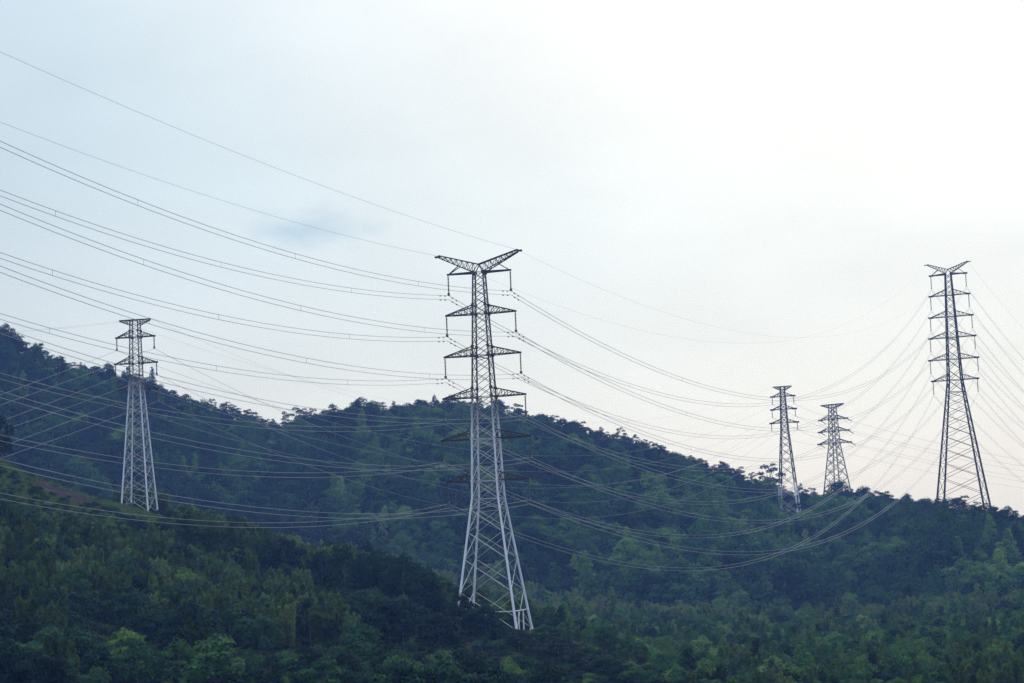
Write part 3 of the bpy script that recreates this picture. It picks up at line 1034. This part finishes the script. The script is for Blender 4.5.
    if 'vee' in spec:
        hr, ht, half = spec['vee']
        wt = W(top)
        for sd in (-1, 1):
            mb = MB(); tip = np.array((sd * half * s, 0, ht * s)); ar = spec['arm_r']
            lo = [np.array((sd * wt, q * wt, top * s)) for q in (-1, 1)]
            hi = [np.array((0.0, q * wt * .5, hr * s)) for q in (-1, 1)]
            tb = [tip + (0, -.25, -.35), tip + (0, .25, -.35)]; tt = [tip + (0, -.25, .1), tip + (0, .25, .1)]
            for q in (0, 1):
                mb.bar(lo[q], tb[q], ar); mb.bar(hi[q], tt[q], ar)
                mb.bar((sd * wt, (q * 2 - 1) * wt, top * s), hi[q], ar * .8)
            ns = 7
            for j in range(ns):
                t0, t1 = j / ns, (j + 1) / ns
                for q in (0, 1):
                    mb.bar(lo[q] * (1 - t0) + tb[q] * t0, hi[q] * (1 - t1) + tt[q] * t1, ar * .55)
                    mb.bar(hi[q] * (1 - t1) + tt[q] * t1, lo[q] * (1 - t1) + tb[q] * t1, ar * .55)
                mb.bar(lo[j % 2] * (1 - t0) + tb[j % 2] * t0, lo[1 - j % 2] * (1 - t1) + tb[1 - j % 2] * t1, ar * .55)
                mb.bar(hi[j % 2] * (1 - t0) + tt[j % 2] * t0, hi[1 - j % 2] * (1 - t1) + tt[1 - j % 2] * t1, ar * .55)
            # hanger from the vee to the first crossarm tip
            r0 = spec['rows'][0]
            armtip = np.array((sd * r0[1] * s, 0, r0[0] * s))
            for q in (0, 1):
                mb.bar(lo[q] * .58 + tb[q] * .42, armtip, ar * .9)
            mb.box(tip + (sd * .3, 0, -.15), (.9 * s / .175, .5, .3))
            mb.build('peak_arm', [M_STEEL], root)
            P.peaks[sd] = tip
    else:
        hb, half, drop = spec['beam']
        wt = W(top)
        for sd in (-1, 1):
            mb = MB(); tip = np.array((sd * half * s, 0, hb * s)); ar = spec['arm_r']
            lo = [np.array((sd * wt, q * wt, (hb - drop) * s)) for q in (-1, 1)]
            hi = [np.array((0.0, q * wt, hb * s)) for q in (-1, 1)]
            tb = [tip + (0, -.2, -.2), tip + (0, .2, -.2)]; tt = [tip + (0, -.2, .06), tip + (0, .2, .06)]
            for q in (0, 1):
                mb.bar(lo[q], tb[q], ar); mb.bar(hi[q], tt[q], ar)
                mb.bar(np.array((sd * wt, (q * 2 - 1) * wt, top * s)), hi[q] * .0 + np.array((sd * wt, (q * 2 - 1) * wt, hb * s)), ar)
            ns = 5
            for j in range(ns):
                t0, t1 = j / ns, (j + 1) / ns
                for q in (0, 1):
                    mb.bar(lo[q] * (1 - t0) + tb[q] * t0, hi[q] * (1 - t1) + tt[q] * t1, ar * .6)
                    mb.bar(hi[q] * (1 - t0) + tt[q] * t0, lo[q] * (1 - t1) + tb[q] * t1, ar * .6)
                mb.bar(hi[j % 2] * (1 - t0) + tt[j % 2] * t0, hi[1 - j % 2] * (1 - t1) + tt[1 - j % 2] * t1, ar * .6)
            mb.build('peak_arm', [M_STEEL], root)
            P.peaks[sd] = tip
    for c in corners:
        f = MB(); b = C(c, 0)
        f.tube((b + (0, 0, gz - base[2] - 1.5), b + (0, 0, -.1)), [.6, .38], 8)
        f.build('footing', M_CONC, root)
    cy, sy = math.cos(P.yaw), math.sin(P.yaw)
    rot = np.array(((cy, -sy, 0), (sy, cy, 0), (0, 0, 1)))
    P.drop = {(ri, sd): base + rot @ q for ri, sd, q in P.drops}
    P.peak = {sd: base + rot @ q for sd, q in P.peaks.items()}
    return P


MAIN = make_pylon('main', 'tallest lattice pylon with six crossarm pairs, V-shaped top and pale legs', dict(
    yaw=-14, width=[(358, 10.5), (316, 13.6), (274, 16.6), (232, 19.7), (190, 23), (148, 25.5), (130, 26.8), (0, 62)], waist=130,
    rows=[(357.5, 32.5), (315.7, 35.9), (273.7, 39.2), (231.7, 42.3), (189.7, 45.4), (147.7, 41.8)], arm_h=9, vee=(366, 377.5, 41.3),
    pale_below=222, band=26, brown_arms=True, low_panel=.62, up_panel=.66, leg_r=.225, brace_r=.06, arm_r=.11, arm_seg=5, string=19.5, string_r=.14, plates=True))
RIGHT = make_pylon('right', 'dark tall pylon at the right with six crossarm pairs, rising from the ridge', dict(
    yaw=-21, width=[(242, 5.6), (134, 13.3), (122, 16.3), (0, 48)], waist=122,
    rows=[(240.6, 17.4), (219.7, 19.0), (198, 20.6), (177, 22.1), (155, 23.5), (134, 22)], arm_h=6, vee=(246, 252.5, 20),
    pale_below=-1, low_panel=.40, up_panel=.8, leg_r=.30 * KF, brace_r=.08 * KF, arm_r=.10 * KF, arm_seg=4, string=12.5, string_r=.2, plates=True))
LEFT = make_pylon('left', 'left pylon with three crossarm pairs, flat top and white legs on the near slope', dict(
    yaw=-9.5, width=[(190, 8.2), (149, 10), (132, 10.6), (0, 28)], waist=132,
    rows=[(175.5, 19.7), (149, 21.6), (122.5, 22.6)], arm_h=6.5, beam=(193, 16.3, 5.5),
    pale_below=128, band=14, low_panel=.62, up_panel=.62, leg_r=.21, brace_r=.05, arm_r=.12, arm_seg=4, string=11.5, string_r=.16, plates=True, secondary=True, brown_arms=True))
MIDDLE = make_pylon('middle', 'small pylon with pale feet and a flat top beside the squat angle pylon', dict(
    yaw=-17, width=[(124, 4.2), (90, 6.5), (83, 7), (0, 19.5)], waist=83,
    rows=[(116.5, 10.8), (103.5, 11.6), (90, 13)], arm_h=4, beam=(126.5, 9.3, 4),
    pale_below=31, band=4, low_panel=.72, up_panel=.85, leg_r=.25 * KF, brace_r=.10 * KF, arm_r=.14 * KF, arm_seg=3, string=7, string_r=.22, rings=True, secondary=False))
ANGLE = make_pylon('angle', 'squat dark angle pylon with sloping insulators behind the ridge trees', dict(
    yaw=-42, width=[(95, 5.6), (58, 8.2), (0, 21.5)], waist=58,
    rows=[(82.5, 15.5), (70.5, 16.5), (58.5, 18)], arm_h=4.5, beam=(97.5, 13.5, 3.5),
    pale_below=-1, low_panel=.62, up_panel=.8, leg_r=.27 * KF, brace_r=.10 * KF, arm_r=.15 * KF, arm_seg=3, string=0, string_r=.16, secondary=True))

# low horizontal frame and posts round the foot of the tallest pylon
fb = MB(); hw = 62 * MAIN.s / 2 * .93; zz = 22 * MAIN.s * .85
fb.bar((0, -hw, zz), (hw, -hw, zz), .09); fb.bar((0, -hw, zz), (0, -hw, -2.5), .11)
for a, b in (((1, -1), (1, 1)),):
    fb.bar((a[0] * hw, a[1] * hw, zz), (b[0] * hw, b[1] * hw, zz), .09)
for q in (.3, .62):
    fb.bar((hw, -hw + 2 * hw * q, zz), (hw, -hw + 2 * hw * q, -2.5), .11)
fb.build('foot_frame', M_ZINC, MAIN.root)

# ------------------------------------------------------------------ wires
def curve_pts(A, B, sag, n=44):
    u = np.linspace(0, 1, n)[:, None]
    P = A * (1 - u) + B * u
    P[:, 2] -= (4 * sag * u * (1 - u))[:, 0]
    return P


def wire_mesh(name, P, r, parent=None, mat=None):
    mb = MB(); mb.tube(list(P), r, 4)
    return mb.build(name, mat or M_WIRE, parent)


ROWN = ['top', 'second', 'third', 'fourth', 'fifth', 'lowest']
ROWN3 = ['top', 'middle', 'lowest']
SIDE = {-1: 'left', 1: 'right'}


def single(A, B, sag, r, label, name='power_cable', cat='power cable', group='single power cables', fr=None):
    P = curve_pts(A, B, sag)
    root = wire_mesh(name, P, r)
    tag(root, label, cat, group)
    return root


def bundle(A, B, sag, r, sep, label, group, spacers=(), dampers=True):
    root = empty('power_cable', A)
    tag(root, label, 'power cable', group)
    P = curve_pts(A, B, sag) - A
    for o in (0, -sep):
        wire_mesh('conductor', P + np.array((0, 0, o)), r, root)
    for u in spacers:
        k = u * (len(P) - 1); i = int(k); q = P[i] * (1 - (k - i)) + P[min(i + 1, len(P) - 1)] * (k - i)
        mb = MB(); mb.bar(q + (0, 0, .05), q - (0, 0, sep + .05), .022); mb.build('spacer', M_GLASS, root)
    if dampers:
        d = (P[1] - P[0]) / np.linalg.norm(P[1] - P[0])
        for t in (1.5, 3.3):
            for o in (0, -sep):
                q = d * t + np.array((0, 0, o - .12))
                mb = MB(); mb.tube((q - d * .2, q - d * .09, q + d * .09, q + d * .2), [.10, .05, .05, .10], 5); mb.build('damper', M_GLASS, root)
    return root


def z_at(A, dirv, px, py):
    """u along the plan line A + u*dirv where column px is met, and the height that shows at row py there"""
    zz = A[2]
    for _ in range(6):
        lo, hi = 0.0, 1.0
        for _ in range(40):
            m = (lo + hi) / 2; q = A + dirv * m; q = np.array((q[0], q[1], zz))
            x, _y = proj(q)
            if x > px: lo = m
            else: hi = m
        q = A + dirv * lo
        zz = z_for(q[0] / q[1], py, q[1])
    return lo, zz


def fit_left(A, dirv, targets):
    (px0, y0), (px1, y1) = targets
    u0, z0 = z_at(A, dirv, px0, y0); u1, z1 = z_at(A, dirv, px1, y1)
    # z = zA + (zE-zA) u - 4 s u (1-u)
    M = np.array(((u0, -4 * u0 * (1 - u0)), (u1, -4 * u1 * (1 - u1))))
    dz, sg = np.linalg.solve(M, np.array((z0 - A[2], z1 - A[2])))
    B = A + dirv; B[2] = A[2] + dz
    return B, sg


ALPHA = R(25)
DIR_IN = np.array((-math.sin(ALPHA), -math.cos(ALPHA), 0)) * 290
Y0 = {1: [141, 204, 266, 327, 391, 459], -1: [190, 252.5, 313.5, 373, 435, 493]}
Y230 = {1: [233.5, 287, 341, 393, 448, 504], -1: [264.5, 317, 368, 420, 470, 522]}
for ri in range(6):
    for sd in (-1, 1):
        A = MAIN.drop[(ri, sd)].copy()
        B, sg = fit_left(A, DIR_IN, ((0, Y0[sd][ri]), (230, Y230[sd][ri])))
        print('in', ri, sd, np.round(B - A, 1), round(sg, 2))
        bundle(A, B, sg, .036, .72, f'twin cable running from {ROWN[ri]} {SIDE[sd]} crossarm of the tallest pylon toward upper left edge', 'twin cables left of the tallest pylon', spacers=(.12, .25, .38, .52))
for sd, ys in ((1, (51.7, 150)), (-1, (122, 203))):
    A = MAIN.peak[sd].copy()
    B, sg = fit_left(A, DIR_IN, ((0, ys[0]), (230, ys[1])))
    single(A, B, sg, .02, f'thin ground wire from the {SIDE[sd]} tip of tallest pylon toward upper left edge', 'ground_wire', 'ground wire', 'ground wires')


def fit_mid(A, B, px, py):
    dv = B - A
    lo, hi = 0., 1.; zz = A[2]
    for _ in range(6):
        lo, hi = 0., 1.
        for _ in range(40):
            m = (lo + hi) / 2; q = A + dv * m; x, _y = proj(np.array((q[0], q[1], zz)))
            if (x < px) == (B[0] > A[0]): lo = m
            else: hi = m
        q = A + dv * lo; zz = z_for(q[0] / q[1], py, q[1])
    u = lo
    return (A[2] + dv[2] * u - zz) / (4 * u * (1 - u))


for ri in range(6):
    for sd in (-1, 1):
        A = MAIN.drop[(ri, sd)]; B = RIGHT.drop[(ri, sd)]
        sg = fit_mid(A, B, 765, 397 + 30.8 * ri + (6 if sd < 0 else 0))
        print('mid', ri, sd, round(sg, 2), round(float(np.linalg.norm(B - A)), 1))
        bundle(A, B, sg, .040, .72, f'twin cable hanging from {ROWN[ri]} {SIDE[sd]} crossarm of the tallest pylon to the right-hand pylon', 'twin cables between the two tall pylons', spacers=(.2, .4, .6, .8))
for sd, (px, y) in ((1, (769, 336)), (-1, (680, 338))):
    A = MAIN.peak[sd]; B = RIGHT.peak[sd]
    single(A, B, fit_mid(A, B, px, y), .014, f'thin ground wire joining the {SIDE[sd]} tips of the two tall pylons', 'ground_wire', 'ground wire', 'ground wires')
OUT = np.array((math.sin(R(27)), math.cos(R(27)), 0)) * 330 * KF
for ri in range(6):
    for sd in (-1, 1):
        A = RIGHT.drop[(ri, sd)]; B = A + OUT; B[2] -= 34 * KF
        bundle(A, B, 15 * KF, .036, .72, f'faint twin cable falling from {ROWN[ri]} {SIDE[sd]} crossarm of the right-hand pylon to right edge', 'twin cables beyond the right-hand pylon', dampers=False)
for sd in (-1, 1):
    A = RIGHT.peak[sd]; B = A + OUT; B[2] -= 34 * KF
    single(A, B, 12 * KF, .025, f'thin ground wire falling from {SIDE[sd]} tip of the right-hand pylon to right edge', 'ground_wire', 'ground wire', 'ground wires')

# left pylon: single conductors to the left edge and across the hill to the small pylon
YL = {-1: [395, 421.5, 447], 1: [405, 431, 458.5]}
LDIR = np.array((-math.sin(R(34)), -math.cos(R(34)), 0)) * 230
for ri in range(3):
    for sd in (-1, 1):
        A = LEFT.drop[(ri, sd)].copy()
        u, zr = z_at(A, LDIR, 0, YL[sd][ri])
        sg = 5.0
        dz = (zr - A[2] + 4 * sg * u * (1 - u)) / u
        B = A + LDIR; B[2] = A[2] + dz
        single(A, B, sg, .04, f'single cable from {ROWN3[ri]} {SIDE[sd]} crossarm of the left pylon down to left edge', group='single cables left of the left pylon')
        B = MIDDLE.drop[(ri, sd)]
        sg = fit_mid(A, B, 288, (414, 436, 458)[ri] - (4 if sd < 0 else 0))
        single(A, B, sg, .038, f'single cable crossing the hill from {ROWN3[ri]} {SIDE[sd]} crossarm of left pylon to pale-footed pylon', group='single cables across the far hill')
for sd in (-1, 1):
    A = LEFT.peak[sd]; B = A + LDIR; B[2] -= 20
    single(A, B, 4, .02, f'thin ground wire from the {SIDE[sd]} end of left pylon top to left edge', 'ground_wire', 'ground wire', 'ground wires')
    B = MIDDLE.peak[sd]
    single(A, B, fit_mid(A, B, 288, 375), .02, f'thin ground wire from {SIDE[sd]} end of left pylon top to pale-footed pylon', 'ground_wire', 'ground wire', 'ground wires')

# angle pylon: strain insulators, jumpers, spans to the pale-footed pylon and away to the right
AOUT = np.array((math.sin(R(52)), math.cos(R(52)), 0)) * 260 * KF
for ri in range(3):
    arms = [o for o in ANGLE.root.children if o.name.startswith('crossarm')]
    for sd in (-1, 1):
        T = ANGLE.drop[(ri, sd)]; A = MIDDLE.drop[(ri, sd)]
        Bo = T + AOUT; Bo[2] -= 26 * KF
        d1 = (A - T); d1 /= np.linalg.norm(d1); d1[2] -= .12
        d2 = (Bo - T); d2 /= np.linalg.norm(d2); d2[2] -= .28
        e1, e2 = T + d1 * 3.2 * KF, T + d2 * 3.2 * KF
        arm = arms[ri * 2 + (0 if sd < 0 else 1)]
        inv = np.linalg.inv(np.array(Matrix.Translation(Vector(ANGLE.base)) @ Matrix.Rotation(ANGLE.yaw, 4, 'Z')))
        loc = lambda p: (inv @ np.array((*p, 1.0)))[:3]
        for e in (e1, e2):
            im = MB(); a_, b_ = loc(T), loc(e)
            im.tube((a_, b_), .1, 5)
            for j in range(8):
                q = a_ + (b_ - a_) * (j + 1) / 9.5
                im.tube((q, q + (b_ - a_) * .04), .24, 6)
            im.build('insulator_string', M_GLASS, arm)
        jm = MB(); mid = (e1 + e2) / 2 - np.array((0, 0, 2.4 * KF))
        jm.tube([loc((e1 * (1 - t) ** 2 + 2 * t * (1 - t) * mid + e2 * t * t)) for t in np.linspace(0, 1, 9)], .06, 4)
        jm.build('jumper_cable', M_WIRE, arm)
        single(A, e1, 1.6, .055, f'short cable from {ROWN3[ri]} {SIDE[sd]} crossarm of pale-footed pylon to squat angle pylon', group='short cables between the two small pylons')
        single(e2, Bo, 6 * KF, .055, f'cable descending from {ROWN3[ri]} {SIDE[sd]} crossarm of the squat angle pylon rightward behind ridge', group='cables beyond the angle pylon')

# ------------------------------------------------------------------ air
HZ = MB()
zlo, zhi = float(Z.min()) - 1.0, 172.0
HZ.box((0, (EXT - 300) / 2, (zlo + zhi) / 2), (2 * EXT + 20, EXT + 300 + 20, zhi - zlo))
hm, nt, out = new_mat('haze')
pv = N(nt, 'ShaderNodeVolumePrincipled')
pv.inputs['Color'].default_value = (.20, .38, 1.0, 1)
pv.inputs['Density'].default_value = .000185
pv.inputs['Absorption Color'].default_value = (1, 1, 1, 1)
pv.inputs['Anisotropy'].default_value = 0
nt.links.new(pv.outputs[0], out.inputs['Volume'])
haze = HZ.build('haze', hm)
tag(haze, kind='stuff')

# ------------------------------------------------------------------ sky and sun
SUN_AZ, SUN_EL = 13.0, 30.0        # degrees to the right of the view axis (+Y), above the horizon
sun_dir = np.array((math.sin(R(SUN_AZ)) * math.cos(R(SUN_EL)), math.cos(R(SUN_AZ)) * math.cos(R(SUN_EL)), math.sin(R(SUN_EL))))
sd_ = bpy.data.lights.new('sun', 'SUN'); sd_.energy = 1.5; sd_.angle = R(12); sd_.color = (1, .93, .84)
so = bpy.data.objects.new('sun', sd_); COL.objects.link(so)
so.rotation_euler = Vector(-sun_dir).to_track_quat('-Z', 'Y').to_euler()

w = bpy.data.worlds.new('World'); SC.world = w; w.use_nodes = True
nt = w.node_tree; nt.nodes.clear()
out = N(nt, 'ShaderNodeOutputWorld')
sky = N(nt, 'ShaderNodeTexSky', sky_type='NISHITA', sun_disc=False)
sky.sun_elevation = R(SUN_EL); sky.sun_rotation = R(SUN_AZ)
sky.air_density = 1.0; sky.dust_density = 2.0
bg1 = N(nt, 'ShaderNodeBackground'); bg1.inputs['Strength'].default_value = .09
nt.links.new(sky.outputs[0], bg1.inputs['Color'])
tc = N(nt, 'ShaderNodeTexCoord')


def math_(op, a, b=None, clamp=False):
    n = N(nt, 'ShaderNodeMath', operation=op, use_clamp=clamp)
    for i, v in enumerate((a, b)):
        if v is None: continue
        if hasattr(v, 'is_output'): nt.links.new(v, n.inputs[i])
        else: n.inputs[i].default_value = v
    return n.outputs[0]


def dot_to(v):
    n = N(nt, 'ShaderNodeVectorMath', operation='DOT_PRODUCT')
    nt.links.new(tc.outputs['Generated'], n.inputs[0]); n.inputs[1].default_value = tuple(v)
    return n.outputs['Value']


def ramp(fac, stops):
    n = N(nt, 'ShaderNodeValToRGB'); els = n.color_ramp.elements
    while len(els) < len(stops): els.new(.5)
    for e, (p, c) in zip(els, stops):
        e.position = p; e.color = (*c, 1)
    nt.links.new(fac, n.inputs[0]); return n.outputs['Color']


sep = N(nt, 'ShaderNodeSeparateXYZ'); nt.links.new(tc.outputs['Generated'], sep.inputs[0])
ds = dot_to(sun_dir)
ang = math_('ARCCOSINE', ds)                       # angle from the veiled sun
el = math_('ARCSINE', sep.outputs['Z'])            # elevation
# cloud layer colour: whiter toward the sun, pale grey-lilac at the horizon, light blue away
far_ = ramp(math_('MULTIPLY', ang, 1 / 1.2, True), [(0, (1.10, 1.10, 1.10)), (.16, (1.05, 1.06, 1.07)), (.28, (.88, .95, 1.0)), (.40, (.67, .84, .97)), (.6, (.48, .64, .80)), (1, (.42, .53, .66))])
hor = ramp(math_('MULTIPLY', ang, 1 / 1.2, True), [(0, (.93, .985, 1.06)), (.3, (.84, .92, 1.02)), (.42, (.74, .81, .92)), (1, (.52, .57, .66))])
hfac = math_('SUBTRACT', 1.0, math_('MULTIPLY', math_('SUBTRACT', el, .04), 1 / .15, True), True)
cloud = mix_col(nt, hfac, far_, hor)
nz = N(nt, 'ShaderNodeTexNoise'); nz.inputs['Scale'].default_value = 5; nz.inputs['Detail'].default_value = 6; nz.inputs['Roughness'].default_value = .55
mp = N(nt, 'ShaderNodeMapping'); mp.inputs['Scale'].default_value = (1, 1, 2.4)
nt.links.new(tc.outputs['Generated'], mp.inputs[0]); nt.links.new(mp.outputs[0], nz.inputs['Vector'])
cl = N(nt, 'ShaderNodeMapRange'); nt.links.new(nz.outputs['Fac'], cl.inputs[0])
cl.inputs[1].default_value = .3; cl.inputs[2].default_value = .7; cl.inputs[3].default_value = .92; cl.inputs[4].default_value = 1.07
cloud = mix_col(nt, 1.0, cloud, cl.outputs[0], 'MULTIPLY')
# a small blue gap in the cloud
g = unproj(306, 231, 1000) - CAM; g /= np.linalg.norm(g)
n2 = N(nt, 'ShaderNodeTexNoise'); n2.inputs['Scale'].default_value = 30; n2.inputs['Detail'].default_value = 4
nt.links.new(mp.outputs[0], n2.inputs['Vector'])
gv = N(nt, 'ShaderNodeVectorMath', operation='SUBTRACT'); nt.links.new(tc.outputs['Generated'], gv.inputs[0]); gv.inputs[1].default_value = tuple(g)
gm = N(nt, 'ShaderNodeVectorMath', operation='MULTIPLY'); nt.links.new(gv.outputs[0], gm.inputs[0]); gm.inputs[1].default_value = (29, 29, 66)
gl = N(nt, 'ShaderNodeVectorMath', operation='LENGTH'); nt.links.new(gm.outputs[0], gl.inputs[0])
gap = math_('MULTIPLY', math_('SUBTRACT', math_('ADD', 1.0, math_('MULTIPLY', math_('SUBTRACT', n2.outputs['Fac'], .5), 1.6)), gl.outputs['Value'], True), .85, True)
cloud = mix_col(nt, gap, cloud, (.36, .58, .80))
# extra sky brightness overhead, out of view, added to light the canopy tops
zen = math_('MULTIPLY', math_('SUBTRACT', el, .36), 1 / .6, True)
zb = N(nt, 'ShaderNodeMix', data_type='FLOAT'); nt.links.new(zen, zb.inputs[0]); zb.inputs[2].default_value = 1.0; zb.inputs[3].default_value = 2.8
cloud = mix_col(nt, math_('MULTIPLY', zen, .8), cloud, (.85, .86, .84))
cloud = mix_col(nt, 1.0, cloud, zb.outputs[0], 'MULTIPLY')
# below the horizon: dark land
low = math_('MULTIPLY', math_('ADD', math_('MULTIPLY', sep.outputs['Z'], 12.0), 1.0), 1.0, True)
cloud = mix_col(nt, low, (.02, .025, .03), cloud)
bg2 = N(nt, 'ShaderNodeBackground'); bg2.inputs['Strength'].default_value = .96
nt.links.new(cloud, bg2.inputs['Color'])
mx = N(nt, 'ShaderNodeMixShader'); mx.inputs[0].default_value = .86
nt.links.new(bg1.outputs[0], mx.inputs[1]); nt.links.new(bg2.outputs[0], mx.inputs[2])
nt.links.new(mx.outputs[0], out.inputs['Surface'])

# ------------------------------------------------------------------ render settings
vs = SC.view_settings
vs.view_transform = 'Standard'; vs.look = 'None'; vs.exposure = 0.0; vs.gamma = 1.0; vs.use_curve_mapping = False
cy = SC.cycles
cy.max_bounces = 5; cy.diffuse_bounces = 2; cy.glossy_bounces = 2; cy.transmission_bounces = 3; cy.volume_bounces = 0
cy.transparent_max_bounces = 4
cy.use_denoising = True
cy.denoiser = 'OPENIMAGEDENOISE'
cy.denoising_input_passes = 'RGB_ALBEDO_NORMAL'
cy.denoising_prefilter = 'FAST'
cy.use_adaptive_sampling = False
cy.caustics_reflective = False; cy.caustics_refractive = False
